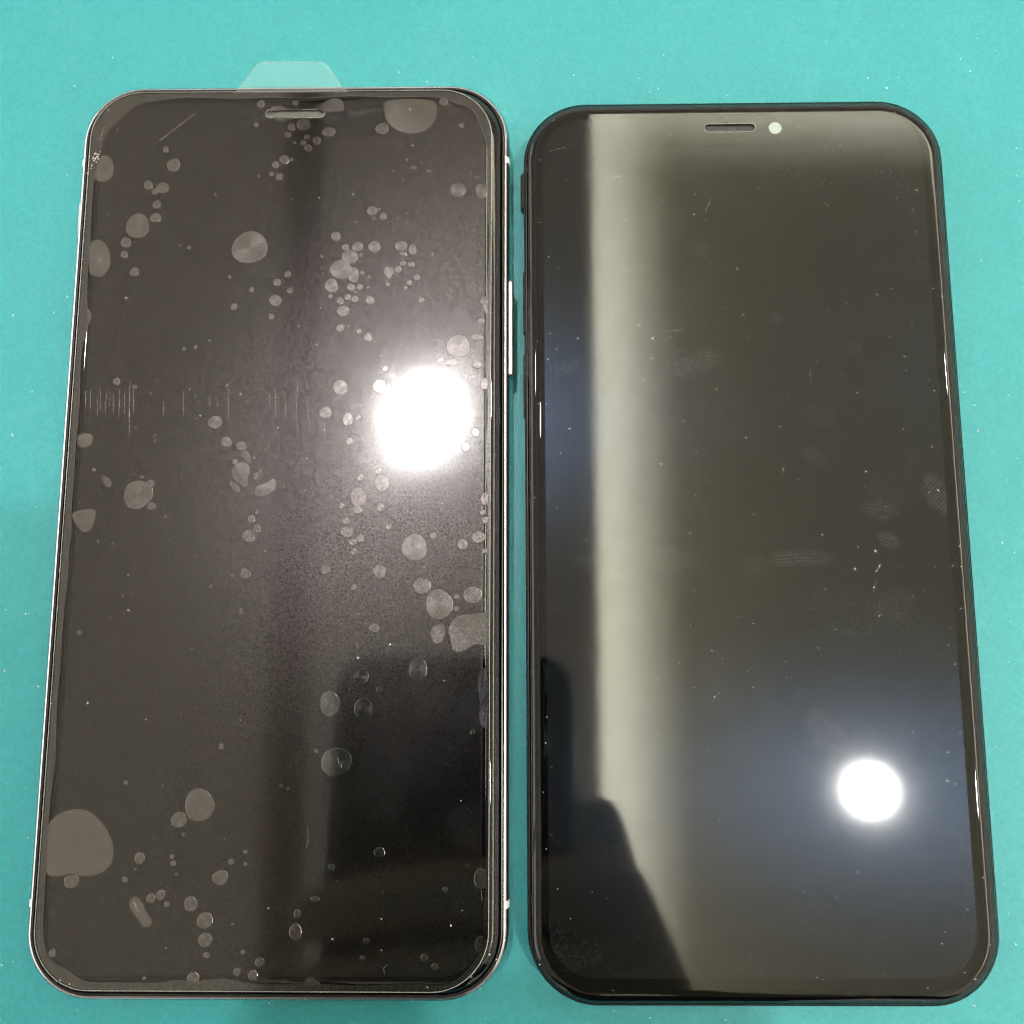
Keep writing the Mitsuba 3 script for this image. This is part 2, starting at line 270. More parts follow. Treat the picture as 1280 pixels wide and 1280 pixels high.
# ------------------------------------------------------------------ where the bubbles, dust and lint lie, in mm
BUBBLES = [(-6.41,42.84,2.82,2.82), (-22.11,2.40,2.25,2.28), (9.81,-38.02,2.21,2.15), (-10.26,-44.25,2.20,2.37), (24.82,-14.60,2.13,2.31), (20.94,-5.89,2.02,2.09), (-24.82,46.66,1.94,2.05), (27.43,26.12,1.85,1.92), (8.48,39.00,1.77,1.68), (29.90,-13.18,1.48,1.32), (8.62,-29.48,1.46,1.94), (21.74,-24.40,1.44,1.73), (9.86,41.18,1.37,1.15), (22.20,-11.79,1.36,1.36), (13.66,-30.13,1.33,1.50), (12.15,1.99,1.31,1.50), (27.12,52.47,1.21,1.36), (8.82,19.51,1.17,1.21), (-13.20,-46.37,1.16,1.12), (15.72,4.14,1.15,1.50), (-6.71,-54.50,1.15,1.10), (13.24,-25.50,1.15,1.13), (-8.69,-60.49,1.14,1.17), (14.59,63.33,1.12,1.01), (-28.58,-55.10,1.09,1.01), (1.54,64.20,1.08,1.02), (5.78,62.85,1.08,0.86), (-19.51,57.19,1.08,1.15), (31.46,-54.55,1.08,1.48), (30.72,-4.33,1.07,0.98), (-10.65,13.92,1.07,1.09), (7.02,36.33,1.05,1.21), (10.52,-3.47,1.05,0.92), (30.97,52.30,1.03,1.28), (13.75,42.85,1.03,0.97), (18.05,43.00,1.03,0.87), (8.98,32.07,1.02,0.88), (-21.11,53.24,1.01,0.96), (30.37,27.60,1.01,0.56), (26.44,23.51,1.00,0.62), (15.00,19.69,1.00,1.10), (-10.87,-58.23,0.99,1.06), (-8.53,-63.17,0.99,1.05), (15.68,-9.61,0.97,1.20), (6.66,15.40,0.97,0.99), (11.01,42.87,0.96,0.83), (10.45,38.10,0.95,1.25), (-1.93,33.90,0.95,0.99), (4.57,-62.04,0.92,1.17), (-4.63,-4.10,0.92,1.05), (-21.96,48.07,0.87,0.84), (-10.00,-68.33,0.86,0.81), (31.45,-63.62,0.86,1.16), (28.38,-5.41,0.85,0.85), (-8.71,10.75,0.83,0.85), (-26.55,43.84,0.83,0.87), (13.27,49.02,0.83,0.88), (10.19,14.29,0.80,1.09), (-18.73,-51.79,0.78,0.84), (-4.85,-9.91,0.78,0.81), (16.55,-50.89,0.78,0.75), (15.09,-18.18,0.77,0.77), (24.64,67.99,0.77,0.68), (-1.35,58.01,0.77,0.82), (7.47,44.70,0.75,0.80), (31.51,33.57,0.74,0.78), (30.39,23.15,0.74,0.76), (31.58,19.96,0.73,0.93), (-6.35,10.10,0.73,0.75), (-23.46,53.74,0.73,0.78), (12.04,-0.01,0.72,0.73), (15.63,0.38,0.72,0.73), (-24.87,38.81,0.72,0.76), (31.73,1.61,0.72,1.00), (7.39,-9.27,0.72,0.81), (19.91,42.34,0.68,0.86), (7.26,-57.43,0.68,0.41), (13.23,33.88,0.68,0.71), (-0.49,-66.16,0.67,0.64), (-1.37,-67.98,0.67,0.78), (3.90,61.33,0.66,0.71), (28.66,9.85,0.66,0.68), (-21.88,50.37,0.66,0.70), (12.64,-4.53,0.65,0.66), (-15.32,-56.98,0.65,0.74), (10.16,36.03,0.65,0.68), (8.62,29.29,0.64,0.67), (13.04,27.72,0.64,0.67), (-5.57,67.88,0.63,0.68), (-0.37,63.76,0.63,0.68), (-20.23,4.17,0.63,0.64), (-16.75,-57.43,0.62,0.71), (18.42,41.63,0.61,0.43), (-1.75,36.92,0.61,0.64), (10.61,10.82,0.60,0.61), (30.19,12.18,0.60,0.75), (-19.96,0.60,0.59,0.60), (15.19,6.09,0.59,0.60), (12.41,5.06,0.59,0.60), (2.48,60.07,0.59,0.63), (-2.78,57.13,0.59,0.63), (-2.08,55.05,0.59,0.63), (10.34,-1.76,0.59,0.59), (11.44,-5.02,0.59,0.59), (31.84,-1.70,0.59,0.59), (11.67,-6.49,0.59,0.59), (-26.70,41.81,0.59,0.62), (15.08,48.03,0.58,0.62), (9.06,42.81,0.58,0.61), (17.64,39.05,0.58,0.61), (8.49,33.76,0.58,0.60), (10.85,34.03,0.58,0.60), (-26.62,20.62,0.57,0.59), (-3.30,-2.95,0.56,0.66), (23.81,-4.09,0.55,0.56), (-3.72,-67.53,0.55,0.58), (23.30,-65.39,0.55,0.52), (-0.09,38.30,0.55,0.57), (19.74,39.83,0.54,0.50), (-8.51,32.88,0.54,0.57), (20.70,37.61,0.54,0.57), (9.66,34.36,0.54,0.57), (31.03,30.30,0.54,0.56), (-4.31,-1.46,0.53,0.66), (-30.64,-65.10,0.53,0.64), (19.86,56.44,0.52,0.30), (18.41,40.02,0.51,0.54), (15.99,-27.44,0.51,0.50), (24.70,23.87,0.50,0.52), (29.57,21.08,0.50,0.52), (9.52,-52.99,0.50,0.48), (-8.30,-65.26,0.49,0.46), (16.97,-2.73,0.49,0.49), (-20.95,59.92,0.49,0.52), (-0.88,62.45,0.49,0.53), (24.82,-66.68,0.49,0.46), (-22.39,52.58,0.49,0.52), (11.81,-12.00,0.49,0.49), (22.32,55.79,0.48,0.30), (0.34,35.59,0.48,0.50), (11.58,36.09,0.48,0.50), (19.45,36.76,0.48,0.50), (21.53,33.80,0.47,0.50), (15.88,22.49,0.47,0.49), (-20.71,-54.84,0.47,0.45), (-5.22,-52.29,0.47,0.45), (11.85,14.59,0.47,0.48), (-7.27,7.56,0.46,0.47), (4.70,-59.50,0.46,0.65), (-3.83,5.27,0.46,0.57), (14.43,7.27,0.46,0.47), (14.84,-63.19,0.46,0.44), (9.63,0.60,0.46,0.46), (31.38,-0.48,0.46,0.46), (0.12,68.06,0.46,0.49), (31.80,-6.46,0.45,0.46), (2.24,62.01,0.45,0.49), (27.54,-13.50,0.45,0.45), (-5.81,35.69,0.44,0.46), (-2.48,31.18,0.44,0.46), (-14.38,-58.22,0.43,0.41), (-5.35,-15.64,0.42,0.48), (1.65,60.97,0.42,0.45), (27.50,-15.27,0.42,0.42), (27.65,63.79,0.42,0.45), (-7.41,-35.74,0.41,0.49), (-13.72,-52.53,0.41,0.39), (11.64,28.71,0.40,0.42), (-6.21,64.19,0.39,0.41), (-3.34,55.54,0.38,0.41), (30.09,-33.65,0.38,0.37), (6.90,34.55,0.37,0.39), (26.17,-56.04,0.37,0.35), (-3.50,-0.40,0.36,0.37), (-29.90,-18.93,0.36,0.35), (12.69,-22.66,0.35,0.35), (-21.42,-41.04,0.35,0.34), (6.77,-36.39,0.35,0.34), (-13.96,-51.60,0.34,0.33), (11.63,41.46,0.34,0.36), (11.83,38.45,0.34,0.36), (16.03,36.53,0.34,0.36), (-2.97,-64.81,0.34,0.32), (-23.70,19.71,0.34,0.35), (14.34,-65.51,0.34,0.32), (1.73,-41.46,0.31,0.30), (-3.19,-50.85,0.31,0.30), (-16.24,42.94,0.31,0.33), (18.89,35.94,0.31,0.32), (-14.37,26.18,0.30,0.32), (-29.29,6.38,0.30,0.30), (-4.31,8.13,0.30,0.30), (-0.17,58.04,0.28,0.30), (30.10,54.66,0.28,0.29), (-9.45,37.93,0.27,0.29), (23.12,41.53,0.27,0.22), (13.04,37.72,0.27,0.29), (-16.18,25.91,0.27,0.28), (-9.05,19.93,0.27,0.28), (16.57,19.51,0.27,0.28), (-21.75,5.22,0.27,0.27), (-3.23,6.04,0.26,0.27), (0.65,3.68,0.26,0.27), (-6.89,-10.20,0.26,0.26), (22.54,-8.94,0.26,0.26), (-12.47,-48.42,0.25,0.24), (-3.09,-52.58,0.25,0.30), (-17.11,-68.45,0.25,0.23), (18.79,57.85,0.24,0.26), (13.67,47.74,0.24,0.25), (-25.91,34.38,0.24,0.25), (12.91,35.94,0.24,0.25), (-6.81,18.40,0.23,0.24), (-17.72,-1.04,0.23,0.23), (-10.13,-11.89,0.23,0.23), (-13.21,-54.04,0.22,0.21), (0.22,61.02,0.21,0.22), (-5.46,55.23,0.21,0.22), (14.43,49.31,0.21,0.22), (5.27,41.28,0.21,0.22), (10.83,35.17,0.20,0.21), (-12.16,27.25,0.20,0.21), (-20.01,10.99,0.20,0.20), (-25.61,-5.19,0.20,0.20), (7.61,-11.39,0.19,0.19), (2.78,-41.85,0.19,0.18), (0.51,-58.72,0.19,0.18), (-12.33,51.88,0.17,0.18), (10.03,51.83,0.17,0.18), (29.34,55.51,0.17,0.18), (-17.77,43.31,0.17,0.18), (11.48,40.38,0.17,0.18), (15.71,37.21,0.17,0.18), (24.40,34.31,0.17,0.18), (-23.18,13.15,0.17,0.17), (-0.75,12.86,0.17,0.17), (-27.96,-4.89,0.16,0.17), (-22.94,-10.12,0.16,0.16), (-22.49,-15.46,0.16,0.16), (-13.75,-31.15,0.16,0.16), (-4.68,-61.00,0.15,0.15), (-20.26,20.77,0.13,0.14), (-19.24,-53.32,0.12,0.12), (-15.38,-55.30,0.12,0.12)]
BLOBS = [[(-32.37,54.69),(-32.60,56.55),(-32.42,58.04),(-31.61,59.04),(-30.56,59.07),(-29.74,58.39),(-29.28,57.08),(-29.29,55.59),(-30.09,54.49),(-31.30,54.24)],
    [(-32.26,38.46),(-32.40,41.52),(-32.34,43.69),(-31.69,44.34),(-30.66,44.41),(-29.67,43.49),(-28.82,41.50),(-28.96,39.34),(-29.91,38.09),(-31.10,37.99)],
    [(-4.15,66.74),(-3.65,67.45),(-2.61,67.63),(-1.36,67.09),(1.62,67.06),(1.63,66.72),(-3.63,66.77),(-4.02,66.05)],
    [(-4.02,65.90),(-3.58,65.48),(-1.30,65.46),(3.78,65.38),(3.44,65.16),(-1.29,65.12),(-1.97,64.53),(-3.22,65.22)],
    [(3.37,67.12),(4.75,68.06),(5.78,68.69),(7.18,68.87),(8.08,68.22),(8.30,66.40),(6.20,66.42),(4.27,66.43)],
    [(14.90,68.61),(14.66,66.65),(15.34,64.38),(16.76,63.05),(18.86,62.40),(20.94,62.46),(22.67,63.57),(23.52,65.25),(23.60,66.94),(23.13,68.54)],
    [(15.23,39.07),(15.83,39.57),(16.68,39.42),(17.04,38.63),(16.61,37.81),(16.15,37.28),(15.52,37.99)],
    [(32.21,42.91),(32.65,43.45),(32.70,40.75),(32.22,41.29)],
    [(-32.23,10.35),(-32.30,11.88),(-31.26,12.29),(-29.90,12.08),(-29.79,11.36),(-29.85,10.34),(-30.92,9.84),(-31.76,9.94)],
    [(-28.19,5.27),(-27.81,5.53),(-26.78,4.99),(-26.23,4.25),(-26.52,3.55),(-27.18,3.49)],
    [(-6.40,8.91),(-5.76,9.52),(-5.15,9.25),(-4.62,7.56),(-5.00,7.12),(-5.69,7.73)],
    [(-7.77,6.05),(-7.32,7.23),(-6.01,7.56),(-4.93,7.05),(-4.77,5.71),(-5.24,4.87),(-5.02,3.70),(-5.67,3.36),(-6.36,4.20),(-7.38,4.71)],
    [(-8.02,4.21),(-7.54,4.54),(-6.16,3.37),(-6.29,2.53),(-7.30,2.87)],
    [(-4.09,2.69),(-3.87,3.69),(-2.24,4.19),(-1.11,5.03),(-0.58,4.02),(-0.87,3.02),(-2.16,2.19),(-3.63,1.96)],
    [(-32.44,-0.57),(-31.25,0.02),(-28.63,0.32),(-28.48,-0.92),(-28.91,-2.90),(-29.69,-3.56),(-30.53,-3.40),(-31.76,-2.24)],
    [(-32.32,29.57),(-32.44,32.94),(-31.59,32.40),(-31.16,31.16),(-31.60,30.10)],
    [(31.01,33.83),(31.51,34.00),(32.27,32.23),(32.20,31.35),(31.70,31.28)],
    [(26.15,-18.85),(26.61,-17.26),(27.73,-16.23),(30.94,-15.98),(32.29,-15.82),(32.31,-21.08),(30.33,-20.44),(29.06,-21.55),(27.62,-21.87),(26.82,-21.39),(26.64,-19.81)],
    [(23.42,-18.53),(24.53,-17.58),(25.81,-17.42),(25.84,-19.81),(24.89,-20.76),(23.76,-20.12)],
    [(30.67,-25.18),(31.47,-24.24),(32.32,-23.92),(32.36,-33.12),(31.35,-32.97),(30.87,-31.11),(31.17,-29.25),(30.68,-26.75)],
    [(-32.49,-46.51),(-30.54,-45.14),(-28.05,-44.65),(-26.11,-45.29),(-24.09,-47.25),(-22.86,-49.35),(-22.50,-51.15),(-22.95,-52.94),(-24.29,-53.99),(-26.13,-54.50),(-27.70,-54.30),(-28.67,-53.91),(-29.59,-54.15),(-31.12,-54.54),(-32.25,-54.16),(-32.71,-52.97),(-32.89,-48.78)],
    [(-19.98,-58.12),(-19.56,-57.23),(-18.80,-57.08),(-17.87,-57.96),(-17.36,-59.29),(-16.44,-60.16),(-16.33,-61.04),(-16.98,-61.54),(-17.76,-61.43),(-18.45,-60.32),(-19.60,-59.15)],
    [(5.96,-69.55),(6.08,-68.49),(6.83,-68.00),(7.75,-68.34),(8.70,-69.20),(8.77,-69.57)]]
DUST_RIGHT = [(-27.3,56.5,0.08), (-30.3,43.2,0.12), (-28.7,41.3,0.10), (-31.7,49.0,0.08), (-29.3,66.9,0.10), (-17.8,49.4,0.08), (-11.8,52.7,0.08), (-6.7,50.2,0.14), (-5.0,49.1,0.08), (-4.5,51.7,0.10), (-0.2,40.9,0.14), (3.9,54.6,0.08), (-10.2,64.0,0.08), (-6.5,53.7,0.08), (-33.2,61.1,0.08), (-31.7,59.9,0.08), (-26.6,62.5,0.08), (26.5,67.6,0.14), (28.8,66.9,0.10), (31.6,64.1,0.10), (29.2,54.0,0.12), (28.3,50.7,0.08), (28.6,46.8,0.10), (24.1,37.3,0.10), (21.8,36.4,0.12), (30.7,37.3,0.10), (10.6,65.3,0.10), (14.7,51.6,0.10), (3.9,54.6,0.08), (25.9,52.8,0.08), (32.0,36.0,0.08), (-25.8,29.5,0.14), (-30.2,30.3,0.08), (-30.6,26.1,0.12), (-32.2,29.0,0.10), (-27.3,14.8,0.16), (-28.7,10.9,0.10), (-29.4,2.3,0.10), (-24.9,-2.8,0.14), (-30.6,4.1,0.08), (-23.6,5.6,0.08), (-29.2,27.8,0.08), (-9.8,27.5,0.08), (0.5,33.2,0.12), (-14.0,29.4,0.18), (-14.1,26.1,0.12), (-15.5,22.6,0.08), (-4.2,21.0,0.10), (0.1,13.2,0.10), (-9.4,15.9,0.10), (-16.0,31.6,0.10), (-11.1,29.6,0.08), (-13.2,9.1,0.14), (-9.0,-1.7,0.12), (-32.1,18.8,0.10), (-30.9,18.8,0.08), (-7.9,4.1,0.08), (0.8,1.1,0.08), (-32.8,3.9,0.12), (-20.4,33.0,0.06), (11.8,25.4,0.08), (10.5,23.3,0.08), (17.8,20.3,0.12), (27.0,31.2,0.10), (25.5,26.1,0.12), (25.6,23.8,0.08), (29.2,22.3,0.10), (29.8,20.5,0.10), (26.8,17.9,0.08), (24.6,14.4,0.08), (28.8,11.5,0.12), (5.7,8.1,0.10), (5.5,14.9,0.10), (27.9,4.4,0.10), (29.3,4.7,0.16), (18.4,7.7,0.10), (11.2,-2.1,0.14), (19.2,-4.7,0.16), (16.6,-4.0,0.08), (23.3,29.4,0.10), (13.3,16.7,0.06), (31.9,24.9,0.12), (8.0,6.5,0.08), (31.9,-4.0,0.10), (16.9,35.0,0.08), (-31.1,-10.5,0.10), (-24.2,-21.3,0.10), (-25.6,-29.8,0.12), (-29.6,-13.3,0.08), (-29.3,-22.1,0.10), (-23.8,-26.7,0.10), (-23.5,-29.1,0.08), (-31.8,-40.4,0.08), (-31.2,-29.4,0.12), (-31.4,-33.2,0.14), (-9.3,-15.9,0.12), (-8.5,-10.5,0.08), (-2.0,-14.5,0.12), (0.1,-15.6,0.08), (-6.3,-19.7,0.14), (-4.8,-20.7,0.10), (-11.2,-21.5,0.08), (-9.1,-25.1,0.10), (-0.3,-25.1,0.12), (-14.6,-23.9,0.10), (-15.2,-19.6,0.08), (-13.4,-30.3,0.08), (-14.8,-32.1,0.08), (-7.4,-34.2,0.08), (-6.1,-26.5,0.16), (-5.3,-25.9,0.10), (16.5,-3.9,0.08), (19.1,-4.6,0.16), (19.6,-7.0,0.18), (19.1,-7.7,0.14), (18.6,-10.2,0.14), (15.9,-7.4,0.18), (30.7,-7.0,0.12), (31.9,-7.1,0.10), (31.4,-13.5,0.12), (24.3,-11.6,0.08), (19.2,-14.5,0.10), (9.7,-19.3,0.10), (4.7,-21.3,0.08), (4.8,-23.7,0.08), (30.0,-21.8,0.10), (29.2,-18.9,0.08), (28.1,-7.1,0.08), (12.5,-16.5,0.08), (8.9,-13.4,0.08), (0.2,-15.6,0.08), (11.2,-10.4,0.08), (28.0,-34.6,0.12), (23.0,-31.7,0.10), (16.8,-34.8,0.08), (27.7,-38.8,0.16), (28.8,-39.2,0.08), (7.5,-41.3,0.08), (30.5,-34.4,0.08), (30.0,-31.9,0.08), (12.7,-33.5,0.08), (-29.8,-54.0,0.10), (-24.8,-54.4,0.08), (-28.0,-58.1,0.10), (-22.7,-55.3,0.06), (-31.4,-48.4,0.10), (-31.8,-40.3,0.08), (-29.7,-47.5,0.08), (-6.0,-44.3,0.08), (-30.5,-36.7,0.10), (-32.5,-64.4,0.12), (13.8,-51.6,0.10), (10.6,-55.2,0.10), (7.2,-66.1,0.10), (29.3,-56.8,0.10), (25.3,-61.5,0.10), (25.9,-59.9,0.10), (28.3,-65.4,0.10), (22.9,-67.5,0.08), (31.9,-52.4,0.10), (29.7,-66.3,0.14), (32.2,-61.6,0.10)]
DUST_LEFT = [(-32.5,59.2,0.16), (-32.1,58.6,0.18), (-32.6,58.0,0.16), (-31.9,59.0,0.14), (-32.2,57.7,0.12), (-32.9,57.1,0.14), (-32.8,58.4,0.16), (-31.6,59.5,0.10), (-33.0,56.6,0.10), (-32.2,59.1,0.16), (-32.4,58.3,0.18), (-31.9,58.2,0.12), (-30.8,66.9,0.12), (-29.1,63.4,0.10), (-33.6,55.7,0.10), (-12.4,52.0,0.08), (-30.6,40.9,0.08), (-33.3,40.9,0.08), (10.1,51.8,0.10), (4.6,51.2,0.10), (19.1,66.6,0.10), (19.7,60.2,0.12), (18.9,48.4,0.08), (23.1,41.5,0.08), (16.5,55.8,0.08), (6.5,55.9,0.06), (10.7,47.0,0.08), (17.4,47.5,0.08), (-24.2,15.0,0.14), (-14.9,19.2,0.10), (-6.8,18.4,0.12), (-13.9,18.1,0.08), (-11.6,16.8,0.08), (-13.0,14.9,0.10), (-20.0,11.8,0.10), (-25.9,34.4,0.10), (5.4,32.5,0.10), (2.0,29.5,0.08), (9.9,29.4,0.10), (5.0,26.4,0.10), (15.5,21.8,0.08), (12.1,16.5,0.12), (-0.7,12.9,0.10), (25.1,0.9,0.12), (-22.9,-10.1,0.10), (-22.5,-15.5,0.12), (-27.8,-29.4,0.18), (-25.1,-16.7,0.10), (-23.5,-13.3,0.08), (-33.5,-9.4,0.12), (-33.3,-29.5,0.10), (-18.9,-31.8,0.08), (-4.7,-31.9,0.08), (-12.5,-21.3,0.08), (17.5,-20.7,0.16), (12.7,-22.7,0.16), (15.1,-7.4,0.10), (12.7,-16.1,0.12), (25.7,-26.1,0.10), (31.5,-17.9,0.10), (11.6,-27.4,0.08), (29.3,-36.4,0.08), (-6.3,-49.0,0.08), (-14.1,-64.2,0.10), (-21.1,-67.5,0.06), (-29.2,-68.7,0.12), (-27.8,-69.2,0.12), (-13.2,-70.1,0.10), (-29.7,-68.8,0.10), (-19.2,-53.3,0.08), (0.5,-58.7,0.10), (27.1,-61.0,0.16), (10.0,-62.9,0.14), (17.2,-56.3,0.10), (17.1,-64.4,0.10), (28.7,-58.9,0.08), (28.4,-43.5,0.10), (30.1,-68.0,0.12), (10.3,-54.9,0.08), (23.8,-69.4,0.12), (17.0,-60.1,0.12), (32.7,-64.9,0.14), (33.7,-65.6,0.12), (34.9,-63.0,0.12)]
DUST_MAT = [(-72.5,107.4,0.12), (-78.9,102.1,0.14), (-79.0,85.4,0.12), (-77.5,63.4,0.12), (-76.7,96.8,0.08), (-76.9,108.5,0.06), (-83.6,99.1,0.08), (-22.1,104.0,0.14), (-17.2,102.2,0.16), (-17.5,99.2,0.10), (-9.3,106.8,0.12), (-27.6,105.7,0.08), (-44.0,105.7,0.08), (-86.5,60.2,0.16), (-82.3,46.9,0.12), (-85.0,39.6,0.16), (-77.5,63.5,0.12), (-79.6,60.7,0.10), (-80.1,27.5,0.10), (-80.0,39.6,0.08), (-80.6,10.1,0.14), (-83.3,1.1,0.14), (-77.7,-1.4,0.16), (-83.8,10.8,0.10), (-80.1,10.2,0.10), (-80.3,-43.2,0.14), (-77.7,-24.5,0.12), (-68.3,-49.5,0.08), (-78.6,-42.7,0.10), (-7.4,-46.3,0.14), (-39.2,-48.5,0.14), (-6.6,-50.5,0.08), (8.3,103.2,0.12), (19.7,102.4,0.12), (21.5,100.0,0.10), (22.9,100.5,0.10), (24.0,106.8,0.12), (1.8,106.2,0.10), (34.8,99.1,0.10), (62.2,100.2,0.18), (59.1,102.1,0.14), (64.4,102.1,0.10), (75.2,105.5,0.12), (76.7,103.2,0.12), (78.4,109.4,0.12), (83.5,88.8,0.14), (83.1,83.8,0.12), (76.1,68.7,0.14), (83.2,79.3,0.12), (52.3,109.1,0.08), (81.5,107.1,0.08), (71.6,46.0,0.12), (73.1,43.8,0.12), (78.8,45.4,0.12), (73.4,39.5,0.14), (75.9,21.2,0.14), (77.7,19.5,0.10), (77.5,31.3,0.10), (79.3,34.9,0.08), (75.9,21.1,0.14), (77.7,19.5,0.10), (76.2,8.6,0.10), (75.5,2.3,0.08), (72.5,-10.8,0.08), (12.7,-49.4,0.10), (18.1,-50.4,0.12), (29.3,-50.6,0.12), (73.2,-39.8,0.16), (66.4,-48.5,0.14), (72.2,-31.1,0.08), (72.6,-35.4,0.08)]
LINES_LEFT = [[(-29.44,17.87),(-29.15,14.95)], [(-28.11,19.07),(-27.95,14.94)], [(-26.98,18.72),(-26.79,15.28)], [(-26.08,19.41),(-25.82,14.76)], [(-25.12,18.72),(-24.95,15.27)], [(-24.46,21.14),(-23.98,11.51)], [(-23.75,19.40),(-23.51,15.27)], [(-29.04,19.42),(-28.79,15.63)], [(-27.48,18.73),(-27.36,16.31)], [(-31.38,19.09),(-31.19,16.33)], [(-30.56,19.43),(-30.36,15.98)], [(-21.11,19.04),(-21.03,18.29)], [(-18.31,20.24),(-18.27,19.52)], [(-15.83,19.02),(-15.67,14.69)], [(-11.65,18.04),(-11.55,16.53)], [(-18.99,17.31),(-18.74,14.57)], [(-8.79,19.34),(-8.50,13.50)], [(-10.38,17.28),(-10.32,16.08)], [(0.31,17.75),(0.45,14.67)], [(2.12,20.68),(2.14,14.08)], [(3.78,16.88),(4.31,12.71)], [(6.54,13.96),(6.66,12.16)], [(23.65,27.08),(25.17,26.83)], [(-2.32,18.97),(-2.14,16.22)], [(-1.32,19.31),(-1.22,14.84)], [(-22.78,60.76),(-15.73,66.72)], [(-32.67,61.89),(-31.78,61.66),(-31.58,62.90),(-31.06,64.21)], [(17.68,-20.66),(21.53,-20.82)], [(12.54,-20.44),(12.68,-22.34)], [(7.37,-19.64),(9.00,-20.22)], [(7.24,-20.44),(8.37,-20.69)], [(0.97,-29.42),(1.39,-29.64)], [(2.75,-30.20),(4.37,-30.83)], [(10.01,-37.16),(10.23,-38.08),(10.62,-38.78),(10.76,-37.92)], [(5.85,-47.17),(6.07,-49.27),(5.70,-50.32)], [(31.41,-56.03),(31.63,-57.64)], [(17.66,-67.72),(17.43,-66.86),(18.09,-66.28)], [(-19.22,-57.82),(-18.88,-58.26),(-18.68,-59.00),(-18.20,-59.29)], [(-28.71,-55.49),(-28.43,-55.04)], [(-10.88,-58.09),(-10.78,-58.82)]]
LINES_RIGHT = [[(-6.88,-27.46),(-5.33,-25.93)], [(-1.42,-22.99),(0.32,-21.73)], [(-6.62,-19.91),(-6.29,-19.50),(-5.98,-19.75)], [(-0.28,-24.75),(-0.18,-25.38)], [(-17.12,-3.58),(-16.69,-3.32)], [(-9.12,-1.98),(-8.61,-1.49)], [(-14.86,-23.52),(-14.49,-24.09)], [(-25.08,-2.89),(-24.65,-2.56)], [(18.40,-10.89),(18.78,-9.92),(19.09,-8.95)], [(19.06,-7.82),(19.68,-7.17),(19.83,-6.36)], [(11.04,-2.40),(11.26,-1.81)], [(15.40,-7.25),(16.08,-7.74)], [(27.81,-34.42),(28.40,-34.79)], [(18.93,-4.57),(19.55,-4.99)], [(5.68,7.55),(5.80,8.62)], [(10.63,24.37),(10.62,22.13)], [(18.17,7.55),(18.77,7.74)], [(17.58,20.22),(18.17,20.29)], [(23.09,29.32),(23.50,29.53)], [(14.77,23.48),(15.58,23.06)], [(-11.83,30.44),(-8.80,30.87)], [(-16.18,31.46),(-15.77,31.74)], [(-9.11,-1.93),(-8.61,-1.47)], [(0.35,33.01),(0.70,33.43)], [(-13.72,9.07),(-12.49,9.20)], [(-9.57,15.75),(-8.97,16.16)], [(-25.09,-3.07),(-24.69,-2.65)], [(-25.88,29.29),(-25.70,29.71)], [(-5.00,50.44),(-4.41,51.71),(-3.86,52.91)], [(-30.08,61.40),(-27.30,62.12)], [(-19.93,56.83),(-18.03,56.96)], [(25.70,-60.26),(26.13,-59.82)], [(25.16,-61.57),(25.35,-61.42)], [(-30.99,-46.09),(-30.37,-46.84)], [(14.40,52.07),(14.87,51.19)], [(29.02,53.93),(29.71,53.96)], [(21.61,36.53),(22.09,36.10)]]

# ------------------------------------------------------------------ room that the glass mirrors
def struct(key, mesh, bsdf, **kw):
    k = put(key, mesh, bsdf, **kw)
    labels[k] = {'kind': 'structure'}
    return k

X0, X1, Y0, Y1, FLOOR = -2.2, 2.6, -2.2, 2.6, -0.76
EDGE_X, EDGE_Y = 0.148, 1.60          # left and far rim of the ceiling tray
struct('floor', box(X0, X1, Y0, Y1, FLOOR - 0.05, FLOOR), 'floor_bsdf')
struct('wall_left', box(X0 - 0.1, X0, Y0, Y1, FLOOR, 2.6), 'wall_bsdf')
struct('wall_right', box(X1, X1 + 0.1, Y0, Y1, FLOOR, 2.6), 'wall_bsdf')
struct('wall_far', box(X0 - 0.1, X1 + 0.1, Y1, Y1 + 0.1, FLOOR, 2.6), 'wall_bsdf')
struct('wall_near', box(X0 - 0.1, X1 + 0.1, Y0 - 0.1, Y0, FLOOR, 2.6), 'wall_bsdf')
struct('ceiling', box(-0.2, X1, Y0, Y1, TRAY, TRAY + 0.1), 'tray_bsdf')
# lower ceiling: two boards on the left with a dark shadow gap between, one board at the far end
GAP0, GAP1 = -0.545, -0.455
struct('ceiling_board', box(X0, GAP0, Y0, Y1, CEIL, CEIL + 0.03), 'soffit_bsdf')
struct('ceiling_board', box(GAP1, EDGE_X - 0.02, Y0, Y1, CEIL, CEIL + 0.03), 'soffit_bsdf')
struct('ceiling_board', box(EDGE_X - 0.02, X1, EDGE_Y + 0.02, Y1, CEIL, CEIL + 0.03), 'soffit_bsdf')
struct('ceiling_gap', join([box(GAP0 - 0.03, GAP0 - 0.004, Y0, Y1, CEIL + 0.034, 2.3), box(GAP1 + 0.004, GAP1 + 0.03, Y0, Y1, CEIL + 0.034, 2.3), box(GAP0 - 0.03, GAP1 + 0.03, Y0, Y1, 2.304, 2.33)]), 'soffit_bsdf')
struct('ceiling_void', join([box(-0.2, -0.18, Y0, Y1, CEIL + 0.034, TRAY - 0.004), box(X0, -0.204, Y0, Y1, TRAY, TRAY + 0.1)]), 'soffit_bsdf')
# upright lips that hide the strips
struct('cove_lip', join([box(EDGE_X - 0.02, EDGE_X, Y0, EDGE_Y, CEIL, CEIL + 0.16), box(EDGE_X - 0.02, X1, EDGE_Y, EDGE_Y + 0.019, CEIL, CEIL + 0.161)]), 'soffit_bsdf')

